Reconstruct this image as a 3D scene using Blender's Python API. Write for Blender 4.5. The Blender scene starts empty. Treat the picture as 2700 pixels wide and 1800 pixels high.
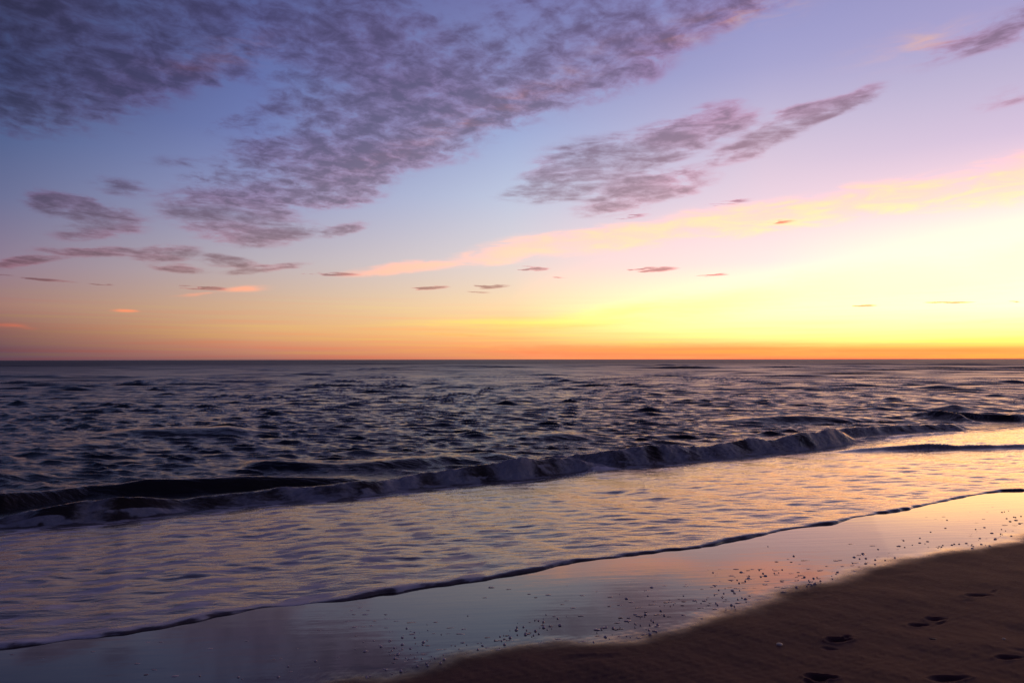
import bpy, math, random
import numpy as np
from mathutils import Vector, Euler, Matrix

random.seed(7)
rng = np.random.default_rng(11)
scene = bpy.context.scene
col = scene.collection
R = math.radians

# ------------------------------------------------------------------ camera
H = 2.4                                   # camera height above the still sea (about 1.55 m above the sand)
PITCH = math.atan(46.5 / 1800)
ROLL = -math.atan(5.0 / 2700)
cd = bpy.data.cameras.new('camera')
cam = bpy.data.objects.new('camera', cd)
col.objects.link(cam)
cd.sensor_width = 36
cd.lens = 24
cd.clip_start = 0.05
cd.clip_end = 20000
cam.location = (0, 0, H)
cam.rotation_mode = 'XYZ'
CM = Matrix.Rotation(R(90) + PITCH, 3, 'X') @ Matrix.Rotation(ROLL, 3, 'Z')
cam.rotation_euler = CM.to_euler()
scene.camera = cam
CMn = np.array(CM)


def ray(px, py):                           # direction through a pixel of the 2700 x 1800 photograph
    v = np.array([(px - 1350) / 1800.0, (900 - py) / 1800.0, -1.0])
    w = CMn @ v
    return w / np.linalg.norm(w)


def azel(px, py):
    w = ray(px, py)
    return math.atan2(w[0], w[1]), math.asin(w[2])


# ------------------------------------------------------------------ colour management
scene.view_settings.view_transform = 'Standard'
scene.view_settings.look = 'None'
scene.view_settings.exposure = 0.0
scene.view_settings.gamma = 1.0
scene.view_settings.use_curve_mapping = False
scene.render.engine = 'CYCLES'
scene.cycles.max_bounces = 6
scene.cycles.sample_clamp_indirect = 4.0
scene.cycles.use_denoising = True

SUN_AZ = R(39)
SUN_EL = R(1.2)

# ------------------------------------------------------------------ sky
world = bpy.data.worlds.new("World")
scene.world = world
world.use_nodes = True
world.cycles.sampling_method = 'MANUAL'
world.cycles.sample_map_resolution = 1024
wt = world.node_tree
wt.nodes.clear()
N, L = wt.nodes, wt.links


def s2l(c):
    c = c / 255.0
    return c / 12.92 if c <= 0.04045 else ((c + 0.055) / 1.055) ** 2.4


def rgb(*c):
    return tuple(s2l(v) for v in c)


class G:
    """tiny helper that writes shader node graphs"""
    def __init__(self, tree):
        self.N, self.L = tree.nodes, tree.links

    def put(self, sock, v):
        if isinstance(v, bpy.types.NodeSocket):
            self.L.new(v, sock)
        elif isinstance(v, (tuple, list)) and len(v) == 3 and sock.type == 'RGBA':
            sock.default_value = (*v, 1)
        else:
            sock.default_value = v

    def m(self, op, a, b=None, c=None, clamp=False):
        n = self.N.new('ShaderNodeMath')
        n.operation = op
        n.use_clamp = clamp
        self.put(n.inputs[0], a)
        if b is not None:
            self.put(n.inputs[1], b)
        if c is not None:
            self.put(n.inputs[2], c)
        return n.outputs[0]

    def v(self, op, a, b=None):
        n = self.N.new('ShaderNodeVectorMath')
        n.operation = op
        self.put(n.inputs[0], a)
        if b is not None:
            self.put(n.inputs['Scale' if op == 'SCALE' else 1], b)
        return n.outputs['Value'] if op in ('LENGTH', 'DOT_PRODUCT', 'DISTANCE') else n.outputs[0]

    def xyz(self, a, b, c):
        n = self.N.new('ShaderNodeCombineXYZ')
        self.put(n.inputs[0], a); self.put(n.inputs[1], b); self.put(n.inputs[2], c)
        return n.outputs[0]

    def sep(self, a):
        n = self.N.new('ShaderNodeSeparateXYZ')
        self.put(n.inputs[0], a)
        return n.outputs

    def mr(self, x, a, b, c=0.0, d=1.0, kind='LINEAR'):
        n = self.N.new('ShaderNodeMapRange')
        n.interpolation_type = kind
        n.clamp = True
        self.put(n.inputs[0], x)
        for i, k in enumerate((a, b, c, d)):
            self.put(n.inputs[i + 1], k)
        return n.outputs[0]

    def mix(self, f, a, b, blend='MIX'):
        n = self.N.new('ShaderNodeMix')
        n.data_type = 'RGBA'
        n.blend_type = blend
        n.clamp_factor = True
        n.clamp_result = False
        self.put(n.inputs[0], f)
        self.put(n.inputs[6], a)
        self.put(n.inputs[7], b)
        return n.outputs[2]

    def noise(self, vec, scale, detail=4, rough=0.5, lac=2.0, dist=0.0, out='Fac'):
        n = self.N.new('ShaderNodeTexNoise')
        self.put(n.inputs['Vector'], vec)
        n.inputs['Scale'].default_value = scale
        n.inputs['Detail'].default_value = detail
        n.inputs['Roughness'].default_value = rough
        n.inputs['Lacunarity'].default_value = lac
        n.inputs['Distortion'].default_value = dist
        return n.outputs[out]

    def mapping(self, vec, loc=(0, 0, 0), rot=(0, 0, 0), scale=(1, 1, 1), kind='POINT'):
        n = self.N.new('ShaderNodeMapping')
        n.vector_type = kind
        self.put(n.inputs['Vector'], vec)
        n.inputs['Location'].default_value = loc
        n.inputs['Rotation'].default_value = rot
        n.inputs['Scale'].default_value = scale
        return n.outputs[0]

    def ramp(self, f, stops):
        n = self.N.new('ShaderNodeValToRGB')
        self.put(n.inputs[0], f)
        e = n.color_ramp.elements
        while len(e) > 1:
            e.remove(e[-1])
        e[0].position = stops[0][0]
        e[0].color = (*stops[0][1], 1)
        for p, c in stops[1:]:
            k = e.new(p)
            k.color = (*c, 1)
        return n.outputs[0]

    def attr(self, name, out='Fac'):
        n = self.N.new('ShaderNodeAttribute')
        n.attribute_name = name
        return n.outputs[out]


g = G(wt)
tc = N.new('ShaderNodeTexCoord')
dirv = g.v('NORMALIZE', tc.outputs['Generated'])
sx, sy, sz = g.sep(dirv)
el = g.m('ARCSINE', sz)
elc = g.m('MAXIMUM', el, 0.0)
az = g.m('ARCTAN2', sx, sy)
hd = g.v('NORMALIZE', g.xyz(sx, sy, 0.0))
dsun = g.m('ARCCOSINE', g.m('MINIMUM', g.v('DOT_PRODUCT', hd, (math.sin(SUN_AZ), math.cos(SUN_AZ), 0.0)), 0.99999))
t = g.m('POWER', g.m('DIVIDE', elc, math.pi / 2), 0.5)

HDR = 4.0       # colour ramps hold radiance / HDR


def elev(xd, yd):                          # display pixel (2352 x 1568) -> elevation in degrees
    return math.degrees(azel(xd * 2700 / 2352, yd * 2700 / 2352)[1])


ROWS = (0, 150, 300, 450, 600, 700, 760, 800, 822)
columns = [
    # column x in the picture, sky colours downwards (sRGB), factor per row for light beyond white
    (2352, [(166, 160, 205), (190, 180, 212), (216, 196, 222), (240, 218, 228), (255, 246, 222), (255, 254, 204), (255, 250, 156), (255, 186, 96), (252, 158, 80)],
     (1, 1, 1, 1.15, 1.7, 2.4, 2.1, 1.15, 1.0)),
    (1764, [(146, 148, 200), (168, 165, 208), (204, 192, 218), (226, 212, 226), (242, 232, 230), (254, 252, 206), (254, 248, 168), (252, 180, 96), (250, 152, 96)],
     (1, 1, 1, 1, 1.08, 1.6, 1.5, 1.05, 1.0)),
    (1176, [(118, 121, 175), (134, 142, 192), (158, 172, 214), (190, 200, 224), (222, 216, 214), (244, 222, 176), (252, 208, 132), (243, 168, 106), (218, 136, 102)],
     (1, 1, 1, 1, 1, 1, 1, 1, 1)),
    (588, [(88, 98, 152), (97, 110, 167), (114, 126, 180), (148, 154, 194), (186, 176, 184), (214, 178, 146), (222, 168, 120), (202, 136, 110), (146, 98, 98)],
     (1, 1, 1, 1, 1, 1, 1, 1, 1)),
    (0, [(62, 72, 112), (64, 76, 120), (81, 98, 143), (108, 113, 150), (144, 126, 146), (164, 124, 114), (140, 98, 92), (110, 80, 90), (92, 70, 88)],
     (1, 1, 1, 1, 1, 1, 1, 1, 1)),
]
ZEN = [(98, 96, 146), (88, 88, 136), (64, 68, 112), (44, 50, 88), (36, 40, 72)]
ZTOP = (38, 40, 68)
ramps = []
for (x, cs, fs), zc, rb in zip(columns, ZEN, (0.9, 0.75, 0.12, 0.0, 0.0)):
    st = []
    for yd, c, f in zip(reversed(ROWS), reversed(cs), reversed(fs)):
        e = max(elev(x, yd), 0.0)
        st.append((math.sqrt(e / 90), tuple(v * k / HDR for v, k in zip(rgb(*c), (f * (1 + rb * min(max((yd - 400) / 300, 0), 1)), 1 + (f - 1) * .78, 1 + (f - 1) * .22)))))
    st[0] = (0.0, st[0][1])
    st.append((math.sqrt(45 / 90), tuple(v / HDR for v in rgb(*zc))))
    st.append((1.0, tuple(v / HDR for v in rgb(*ZTOP))))
    ramps.append((abs(azel(x * 2700 / 2352, 900)[0] - SUN_AZ), g.ramp(t, st)))
anti = g.ramp(t, [(0, tuple(v / HDR for v in rgb(70, 58, 84))), (0.25, tuple(v / HDR for v in rgb(72, 66, 104))),
                  (0.5, tuple(v / HDR for v in rgb(52, 62, 108))), (1, tuple(v / HDR for v in rgb(*ZTOP)))])
base = ramps[0][1]
for (d0, _), (d1, r1) in zip(ramps[:-1], ramps[1:]):
    base = g.mix(g.mr(dsun, d0, d1), base, r1)
base = g.mix(g.mr(dsun, ramps[-1][0], math.pi), base, anti)

# --- clouds: puffs live on a flat layer overhead, so they shrink and flatten towards the horizon
zz = g.m('ADD', g.m('MAXIMUM', sz, 0.0), 0.03)
P = g.v('DIVIDE', dirv, g.xyz(zz, zz, 1.0))
zp = g.m('ADD', g.m('MAXIMUM', sz, 0.0), 0.13)
P2 = g.v('DIVIDE', dirv, g.xyz(zp, zp, 1.0))
Pp = g.mapping(P, rot=(0, 0, R(-35)), scale=(1.0, 1.0, 0.0))
Pq = g.mapping(P2, rot=(0, 0, R(-35)), scale=(1.0, 1.0, 0.0))
V0 = g.xyz(az, elc, 0.0)
warp_n = g.N.new('ShaderNodeTexNoise')
g.put(warp_n.inputs['Vector'], g.mapping(V0, scale=(1.0, 3.0, 1.0)))
warp_n.inputs['Scale'].default_value = 7.0
warp_n.inputs['Detail'].default_value = 3.0
w0 = g.v('SUBTRACT', warp_n.outputs['Color'], (0.5, 0.5, 0.5))
amp = g.mr(elc, 0.0, 0.35, 0.02, 1.0)
V = g.v('ADD', V0, g.v('MULTIPLY', w0, g.xyz(g.m('MULTIPLY', amp, 0.10), g.m('MULTIPLY', amp, 0.05), 0.0)))


def blob(x, y, rx, ry, deg, strength=1.0, vec=None):
    """soft patch in azimuth and elevation; x, y, radii in pixels of the 2352-wide view"""
    k = 2700 / 2352
    a, e = azel(x * k, y * k)
    # radii from the local direction steps
    ca, sa = math.cos(R(deg)), math.sin(R(deg))
    a1, e1 = azel((x + 20 * ca) * k, (y - 20 * sa) * k)
    a2, e2 = azel((x + 20 * sa) * k, (y + 20 * ca) * k)
    l1 = math.hypot(a1 - a, e1 - e) / 20
    l2 = math.hypot(a2 - a, e2 - e) / 20
    ang = math.atan2(e1 - e, a1 - a)
    q = g.mapping(V if vec is None else vec, loc=(a, e, 0), rot=(0, 0, ang), scale=(rx * l1, ry * l2, 1.0), kind='TEXTURE')
    return g.m('MULTIPLY_ADD', g.v('LENGTH', q), -strength, strength)      # strength * (1 - r)


def union(blobs, vec=None):
    acc = 0.0
    for b in blobs:
        k = blob(*b, vec=vec)
        acc = g.m('SMOOTH_MAX', acc, k, 0.25)
    return acc


big = [(200, 40, 560, 220, 4, 1.3), (420, 140, 300, 100, 12, .9), (100, 215, 360, 110, 0, .85), (760, 30, 420, 100, 0, .7),
       (790, 150, 250, 160, -10, 1.1), (690, 240, 150, 60, 18, .8), (560, 288, 110, 30, 14, .7),
       (1250, 115, 540, 180, 22, 1.25), (1000, 235, 440, 150, 22, 1.25), (740, 370, 360, 110, 14, 1.15),
       (1560, 40, 320, 90, 18, .9), (720, 440, 190, 50, 4, .95)]
mid = [(520, 490, 200, 62, -6, 1.1), (600, 535, 180, 36, 5, .8), (785, 524, 75, 20, 10, .8),
       (165, 468, 130, 34, -13, 1.1), (235, 502, 130, 44, -10, .75), (215, 537, 100, 20, 0, .7), (270, 432, 90, 20, -8, .5),
       (60, 598, 120, 17, 8, .9), (210, 577, 160, 17, -2, .7), (375, 586, 110, 22, 2, .9), (410, 615, 90, 12, -4, .7),
       (530, 600, 95, 15, -3, .75), (610, 612, 120, 13, 7, .8), (440, 380, 120, 26, 0, .35),
       (1310, 428, 200, 34, 8, 1.1), (1480, 345, 280, 62, 20, 1.2), (1300, 390, 170, 60, 22, .75), (1480, 440, 200, 44, 14, .95), (1590, 290, 150, 36, 20, 1.1),
       (1860, 262, 210, 38, 19, 1.1), (1750, 320, 190, 30, 22, .85), (1700, 275, 80, 26, 20, .6), (2320, 60, 270, 62, 20, .62), (2310, 238, 110, 24, 14, .33)]
fine = [(775, 630, 70, 6, 1, .9), (475, 661, 66, 6, -1, 1.), (990, 661, 56, 6, 2, 1.), (1130, 659, 48, 7, 3, 1.1), (1230, 616, 40, 7, 2, 1.1),
        (1508, 618, 62, 8, 2, 1.1), (1645, 632, 36, 5, 3, .8), (1290, 638, 22, 3, 0, .5), (1690, 462, 66, 10, 5, .45), (1797, 512, 44, 7, 3, .6),
        (1460, 496, 54, 7, 6, .5), (1997, 700, 34, 3.5, 2, .8), (2190, 695, 66, 3.5, 1, 1.), (2335, 694, 30, 3, 0, .8), (100, 640, 120, 5, -6, .6),
        (240, 655, 40, 4, -5, .6), (1110, 672, 30, 3, 0, .5)]
n_wisp2 = g.noise(g.mapping(V0, rot=(0, 0, R(-4)), scale=(16.0, 150.0, 1.0)), 2.6, detail=6, rough=0.6, dist=0.3)
Vf = g.v('ADD', V0, g.v('MULTIPLY', g.xyz(g.m('SUBTRACT', n_wisp2, 0.5), g.m('SUBTRACT', warp_n.outputs['Fac'], 0.5), 0.0), (0.09, 0.012, 0.0)))
mbig, mmid, mfine = union(big), union(mid), union(fine, Vf)
# broken cloud goes on overhead and behind, as it does at the upper left of the view
over = g.mr(el, 0.47, 0.75, 0.0, 0.55)
mbig = g.m('MAXIMUM', mbig, over)

n_puff = g.noise(Pq, 14.0, detail=6, rough=0.62, dist=0.25)
n_large = g.noise(Pp, 1.1, detail=3, rough=0.5)
n_wisp = g.noise(g.mapping(V0, rot=(0, 0, R(-16)), scale=(9.0, 46.0, 1.0)), 1.6, detail=7, rough=0.62, dist=0.5)

nb = g.m('MULTIPLY_ADD', g.m('SUBTRACT', n_puff, 0.5), 2.5, g.m('MULTIPLY', g.m('SUBTRACT', n_large, 0.5), 1.7))
db = g.mr(g.m('ADD', g.m('MINIMUM', g.m('MULTIPLY', mbig, 1.6), 0.66), g.m('MULTIPLY', nb, g.mr(mbig, 0.0, 0.25))), 0.02, 1.12, kind='SMOOTHSTEP')
nm = g.m('MULTIPLY_ADD', g.m('SUBTRACT', n_wisp, 0.5), 2.2, g.m('MULTIPLY', g.m('SUBTRACT', n_puff, 0.5), 1.3))
dm = g.mr(g.m('ADD', g.m('MINIMUM', g.m('MULTIPLY', mmid, 1.7), 0.72), g.m('MULTIPLY', nm, g.mr(mmid, 0.0, 0.25))), 0.04, 1.15, kind='SMOOTHSTEP')
df = g.mr(g.m('ADD', g.m('MINIMUM', g.m('MULTIPLY', mfine, 1.5), 0.9), g.m('MULTIPLY', g.m('SUBTRACT', n_wisp2, 0.5), g.mr(mfine, 0.0, 0.2, 0.0, 2.6))), 0.15, 1.0, kind='SMOOTHSTEP')
dark = g.m('MAXIMUM', g.m('MAXIMUM', db, dm), df)

# glowing streaks, still lit from below the horizon
streak = union([(960, 608, 210, 19, 8, 1.), (1200, 572, 260, 30, 8.5, 1.), (1450, 540, 280, 40, 8, 1.15), (1720, 500, 300, 46, 8, 1.15),
                (2040, 458, 330, 54, 8, 1.15), (2330, 410, 240, 70, 14, 1.15), (570, 660, 85, 13, 4, .8), (470, 672, 90, 7, 4, .5),
                (285, 708, 50, 7, 1, .9), (35, 749, 80, 8, -2, .7), (1700, 40, 420, 60, 18, .32), (2120, 90, 240, 60, 18, .3), (500, 130, 260, 60, 10, .35),
                (1150, 250, 520, 50, 24, .3)],
               vec=g.v('ADD', V0, g.v('MULTIPLY', w0, (0.05, 0.03, 0.0))))
ds = g.mr(g.m('ADD', g.m('MULTIPLY', streak, 1.5), g.m('MULTIPLY', g.m('SUBTRACT', n_wisp, 0.5), g.mr(streak, 0.0, 0.3, 0.0, 2.2))), 0.0, 1.25, kind='SMOOTHSTEP')
yellow = union([(1250, 742, 420, 24, 1, .8), (1450, 712, 330, 30, 8, .8), (1700, 690, 420, 46, 6, 1.), (2050, 650, 500, 70, 5, 1.1), (2330, 600, 330, 60, 8, 1.)],
               vec=g.v('ADD', V0, g.v('MULTIPLY', w0, (0.05, 0.02, 0.0))))
dy = g.mr(g.m('ADD', yellow, g.m('MULTIPLY', g.m('SUBTRACT', n_wisp2, 0.5), g.mr(yellow, 0.0, 0.15, 0.0, 0.5))), 0.0, 0.9, kind='SMOOTHSTEP')
# faint layering low over the horizon
lowband = g.m('MULTIPLY', g.m('SUBTRACT', g.noise(g.mapping(V0, scale=(3.0, 120.0, 1.0)), 1.3, detail=4, rough=0.5), 0.5),
              g.mr(elc, 0.0, 0.10, 1.0, 0.0))
skyc = g.mix(ds, base, (1.85, 1.06, 0.80), 'MULTIPLY')
skyc = g.mix(g.m('MULTIPLY', g.m('MULTIPLY', ds, g.mr(dsun, 0.85, 0.35)), g.mr(n_wisp, 0.42, 0.62)), skyc, (1.02, 1.14, 0.82), 'MULTIPLY')
skyc = g.mix(g.m('MULTIPLY', dy, g.mr(dsun, 0.2, 0.5)), skyc, (1.03, 1.08, 0.76), 'MULTIPLY')
skyc = g.mix(dy, skyc, (1.06, 1.12, 0.90), 'MULTIPLY')
bank = union([(1500, 806, 620, 26, 0, 1.), (2200, 800, 620, 30, 1, 1.1), (2600, 795, 500, 34, 0, 1.), (1050, 770, 130, 6, -2, .5), (1300, 752, 240, 8, 2, .45), (2250, 742, 260, 7, 2, .5)],
             vec=g.v('ADD', V0, g.v('MULTIPLY', w0, (0.05, 0.010, 0.0))))
skyc = g.mix(g.mr(g.m('ADD', bank, g.m('MULTIPLY', g.m('SUBTRACT', n_wisp2, 0.5), g.mr(bank, 0.0, 0.2, 0.0, 0.9))), 0.05, 0.7, kind='SMOOTHSTEP'), skyc, (0.99, 0.84, 0.88), 'MULTIPLY')
skyc = g.mix(g.mr(lowband, 0.0, 0.18), skyc, (1.12, 0.86, 0.8), 'MULTIPLY')
skyc = g.mix(g.mr(lowband, 0.0, -0.18), skyc, (1.05, 1.15, 0.8), 'MULTIPLY')
skyc = g.mix(g.m('MULTIPLY', df, g.mr(dsun, 0.6, 0.1)), skyc, (0.55, 0.50, 0.62), 'MULTIPLY')
rim = g.m('MULTIPLY', g.m('MULTIPLY', dark, g.m('SUBTRACT', 1.0, dark)), 4.0)
skyc = g.mix(dark, skyc, (0.56, 0.42, 0.435), 'MULTIPLY')
skyc = g.mix(g.m('MULTIPLY', rim, g.mr(n_large, 0.4, 0.6, 0.15, 0.9)), skyc, (1.22, 0.92, 0.96), 'MULTIPLY')
below = g.mr(el, -0.02, 0.0)
skyc = g.mix(below, (0.004, 0.004, 0.006), skyc)

st_node = N.new('ShaderNodeTexSky')
st_node.sky_type = 'NISHITA'
st_node.sun_disc = False
st_node.sun_elevation = R(0.3)
st_node.sun_rotation = SUN_AZ
bg_ni = N.new('ShaderNodeBackground')
L.new(st_node.outputs[0], bg_ni.inputs[0])
bg_ni.inputs[1].default_value = 0.004
bg = N.new('ShaderNodeBackground')
L.new(skyc, bg.inputs[0])
bg.inputs[1].default_value = HDR
add = N.new('ShaderNodeAddShader')
L.new(bg.outputs[0], add.inputs[0]); L.new(bg_ni.outputs[0], add.inputs[1])
wo = N.new('ShaderNodeOutputWorld')
L.new(add.outputs[0], wo.inputs[0])

# the afterglow where the sun has just gone
sd = bpy.data.lights.new('sun', 'SUN')
sd.energy = 0.03
sd.angle = R(25)
sd.color = (1.0, 0.62, 0.34)
sun = bpy.data.objects.new('sun', sd)
col.objects.link(sun)
dvec = Vector((-math.sin(SUN_AZ) * math.cos(R(5)), -math.cos(SUN_AZ) * math.cos(R(5)), -math.sin(R(5))))
sun.rotation_euler = dvec.to_track_quat('-Z', 'Y').to_euler()

# ------------------------------------------------------------------ the lie of the land
# n: level direction from the beach out to sea, e: level direction along the shore (towards the right)
SH = R(28.6)
nv = np.array([-math.sin(SH), math.cos(SH)])
ev = np.array([math.cos(SH), math.sin(SH)])
DW = 11.9                                   # distance from the camera's foot to where the beach meets still water
SL = 0.074                                 # beach gradient


def beach_z(d):
    d = np.asarray(d, dtype=float)
    z = SL * (DW - d)
    z = np.where(d < -2, SL * (DW + 2) + 0.5 * SL * 10 * (1 - np.exp(np.minimum(d + 2, 0) / 5)), z)
    return z


def hit(px, py, z0=None, slope=False):      # pixel -> (x, y) on level z0 or on the beach plane
    w = ray(px, py)
    if slope:
        k = (H - SL * DW) / (-(w[2]) - SL * (w[0] * nv[0] + w[1] * nv[1]))
    else:
        k = (H - z0) / (-w[2])
    return np.array([w[0] * k, w[1] * k])


def ud(p):
    return float(p @ ev), float(p @ nv)


EDGE = [(0, 1707), (96, 1698), (191, 1686), (325, 1673), (383, 1663), (459, 1650), (574, 1625), (689, 1606), (900, 1584), (1015, 1564),
        (1149, 1543), (1283, 1526), (1436, 1499), (1475, 1489), (1512, 1482), (1627, 1470), (1720, 1458), (1800, 1448), (1850, 1444), (1953, 1420), (2068, 1397), (2144, 1386),
        (2213, 1378), (2235, 1369), (2259, 1363), (2374, 1346), (2451, 1328), (2565, 1305), (2642, 1295), (2700, 1293)]
eu, edd = np.array([ud(hit(x, y, slope=True)) for x, y in EDGE]).T
DAMP = [(880, 1800), (1000, 1795), (1080, 1772), (1180, 1748), (1300, 1712), (1400, 1698), (1500, 1696), (1600, 1697), (1700, 1692), (1800, 1654), (1926, 1617),
        (2030, 1578), (2090, 1556), (2163, 1540), (2240, 1524), (2278, 1502), (2374, 1480), (2527, 1453), (2642, 1437), (2700, 1418)]
du_, dd_ = np.array([ud(hit(x, y, slope=True)) for x, y in DAMP]).T
o_ = np.argsort(du_); du_, dd_ = du_[o_], dd_[o_]


def softnoise(x, y, seed, lam, oct=3):
    """cheap smooth noise out of sines, about -1..1"""
    r = np.random.default_rng(seed)
    out = 0.0
    a = 1.0; tot = 0.0
    for o in range(oct):
        for i in range(5):
            th = r.uniform(0, 2 * math.pi); k = 2 * math.pi / (lam / 2 ** o) * r.uniform(0.6, 1.5); ph = r.uniform(0, 6.28)
            out = out + a * np.sin(k * (x * math.cos(th) + y * math.sin(th)) + ph) / 1.8
        tot += a; a *= 0.55
    return out / tot


def edge_d(u):
    base_ = np.interp(u, eu, edd)
    out_l = np.clip(eu[0] - u, 0, None); out_r = np.clip(u - eu[-1], 0, None)
    base_ = base_ + 0.30 * np.sin(out_l * 0.9) * np.minimum(out_l, 1) + 0.35 * np.sin(out_r * 0.7) * np.minimum(out_r, 1)
    return base_ + 0.012 * softnoise(u, 0 * u, 5, 0.5, 3) + 0.006 * np.sin(u * 23 + 2 * np.sin(u * 3.1))


def damp_d(u):
    base_ = sum(np.interp(u + k_, du_, dd_) for k_ in (-.22, -.14, -.07, 0, .07, .14, .22)) / 7
    out_l = np.clip(du_[0] - u, 0, None); out_r = np.clip(u - du_[-1], 0, None)
    return base_ - 0.25 * np.minimum(out_l, 3) + 0.25 * np.sin(out_r * 0.8) * np.minimum(out_r, 1)


# --- ridges of water: (pixels of foot, pixels of crest, front length, back length, foam, height fade)
RIDGES = [
    # the dark face on the left
    dict(b=[(-300, 1372), (0, 1352), (230, 1315), (383, 1308), (650, 1300), (900, 1287), (1120, 1270)],
         c=[(-300, 1300), (0, 1292), (115, 1288), (230, 1276), (306, 1271), (383, 1255), (497, 1255), (650, 1248), (900, 1255), (1000, 1262), (1120, 1268)], lf=.42, lb=.9, foam=.10),
    # the broken roller in front of it
    dict(b=[(-300, 1405), (0, 1389), (191, 1378), (421, 1355), (612, 1334), (708, 1324), (900, 1312), (1015, 1298), (1149, 1280), (1283, 1268), (1378, 1262), (1470, 1250), (1560, 1242), (1680, 1236)],
         c=[(-300, 1375), (0, 1358), (120, 1335), (230, 1309), (310, 1303), (383, 1306), (480, 1312), (650, 1297), (708, 1288), (900, 1268), (1015, 1260), (1149, 1240), (1283, 1215), (1378, 1201), (1430, 1200), (1500, 1203), (1600, 1212), (1680, 1235)], lf=.30, lb=.7, foam=.9),
    # the long centre and right part of the breaker
    dict(b=[(1290, 1262), (1380, 1248), (1455, 1238), (1550, 1232), (1665, 1228), (1800, 1215), (1915, 1208), (2030, 1195), (2144, 1185), (2202, 1177), (2290, 1160)],
         c=[(1290, 1245), (1380, 1212), (1455, 1198), (1550, 1190), (1627, 1183), (1742, 1171), (1800, 1165), (1915, 1162), (2030, 1152), (2090, 1138), (2125, 1129), (2183, 1125), (2230, 1132), (2290, 1159)], lf=.40, lb=.9, foam=.75),
    dict(b=[(2170, 1160), (2250, 1151), (2336, 1144), (2450, 1138), (2558, 1132), (2590, 1131)],
         c=[(2170, 1159), (2230, 1124), (2259, 1118), (2400, 1117), (2480, 1112), (2527, 1114), (2560, 1124), (2590, 1130)], lf=.34, lb=.8, foam=.5),
    dict(b=[(2240, 1166), (2290, 1161), (2400, 1154), (2540, 1145), (2570, 1143)], c=[(2240, 1165), (2290, 1151), (2400, 1144), (2520, 1138), (2570, 1142)], lf=.22, lb=.5, foam=.5),
    dict(b=[(2130, 1206), (2167, 1203), (2297, 1196), (2412, 1192), (2527, 1190), (2700, 1187), (3000, 1180)],
         c=[(2130, 1205), (2167, 1199), (2297, 1184), (2412, 1172), (2450, 1169), (2527, 1177), (2600, 1176), (2700, 1174), (3000, 1165)], lf=.25, lb=.6, foam=.25, sl=True),
    dict(b=[(2500, 1104), (2560, 1110), (2604, 1117), (2700, 1111), (3000, 1100)], c=[(2500, 1103), (2545, 1087), (2600, 1083), (2640, 1086), (2700, 1082), (3000, 1066)], lf=.45, lb=1.2, foam=.35),
    # swell crests behind the breaker
    dict(b=[(590, 1236), (700, 1242), (900, 1245), (995, 1243), (1110, 1232), (1250, 1218), (1420, 1212)],
         c=[(590, 1235), (650, 1218), (700, 1213), (900, 1222), (995, 1214), (1110, 1205), (1250, 1201), (1321, 1197), (1420, 1210)], lf=.5, lb=1.2, foam=.03),
    dict(b=[(-400, 1280), (0, 1275), (160, 1268)], c=[(-400, 1240), (0, 1246), (90, 1254), (160, 1267)], lf=.6, lb=1.4, foam=0),
    dict(b=[(1860, 1118), (2000, 1116), (2120, 1115), (2250, 1114), (2420, 1108)], c=[(1860, 1117), (2000, 1099), (2120, 1094), (2250, 1100), (2350, 1102), (2420, 1107)], lf=.7, lb=1.6, foam=.06),
    dict(b=[(1240, 1168), (1360, 1162), (1500, 1162), (1580, 1160), (1700, 1160)], c=[(1240, 1167), (1360, 1152), (1450, 1142), (1540, 1142), (1600, 1152), (1700, 1159)], lf=.7, lb=1.6, foam=0),
    dict(b=[(2440, 1084), (2500, 1084), (2560, 1083), (2620, 1082)], c=[(2440, 1083), (2490, 1070), (2515, 1065), (2550, 1071), (2620, 1081)], lf=.6, lb=1.3, foam=.0),
    dict(b=[(240, 1150), (400, 1152), (560, 1152), (720, 1148), (800, 1146)], c=[(240, 1149), (350, 1132), (480, 1128), (600, 1124), (700, 1138), (800, 1145)], lf=1.0, lb=2.0, foam=0),
    dict(b=[(20, 1190), (200, 1186), (300, 1180), (420, 1176)], c=[(20, 1189), (120, 1176), (230, 1168), (330, 1170), (420, 1175)], lf=.8, lb=1.5, foam=0),
    dict(b=[(900, 1150), (1020, 1152), (1140, 1150)], c=[(900, 1149), (980, 1138), (1050, 1140), (1140, 1149)], lf=.8, lb=1.5, foam=0),
]
for rd in RIDGES:
    sl = rd.get('sl', False)
    bu, bd = np.array([ud(hit(x, y, 0.0, slope=sl)) for x, y in rd['b']]).T
    o = np.argsort(bu); bu, bd = bu[o], bd[o]
    cu, ch = [], []
    for x, y in rd['c']:
        w = ray(x, y); h2 = math.hypot(w[0], w[1]); dirh = np.array([w[0], w[1]]) / h2
        rs_ = np.linspace(3, 60, 6000)      # where this azimuth meets the crest line
        ok_ = np.nonzero(rs_ * (dirh @ nv) >= np.interp(rs_ * (dirh @ ev), bu, bd) + rd['lf'])[0]
        r = rs_[ok_[0]]
        cu.append(dirh @ ev * r); ch.append(max(H + r * w[2] / h2 - (float(beach_z(dirh @ nv * r)) if sl else 0.0), 0.0))
    o = np.argsort(cu)
    rd['bu'], rd['bd'], rd['cu'], rd['ch'] = bu, bd, np.array(cu)[o], np.array(ch)[o]

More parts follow.
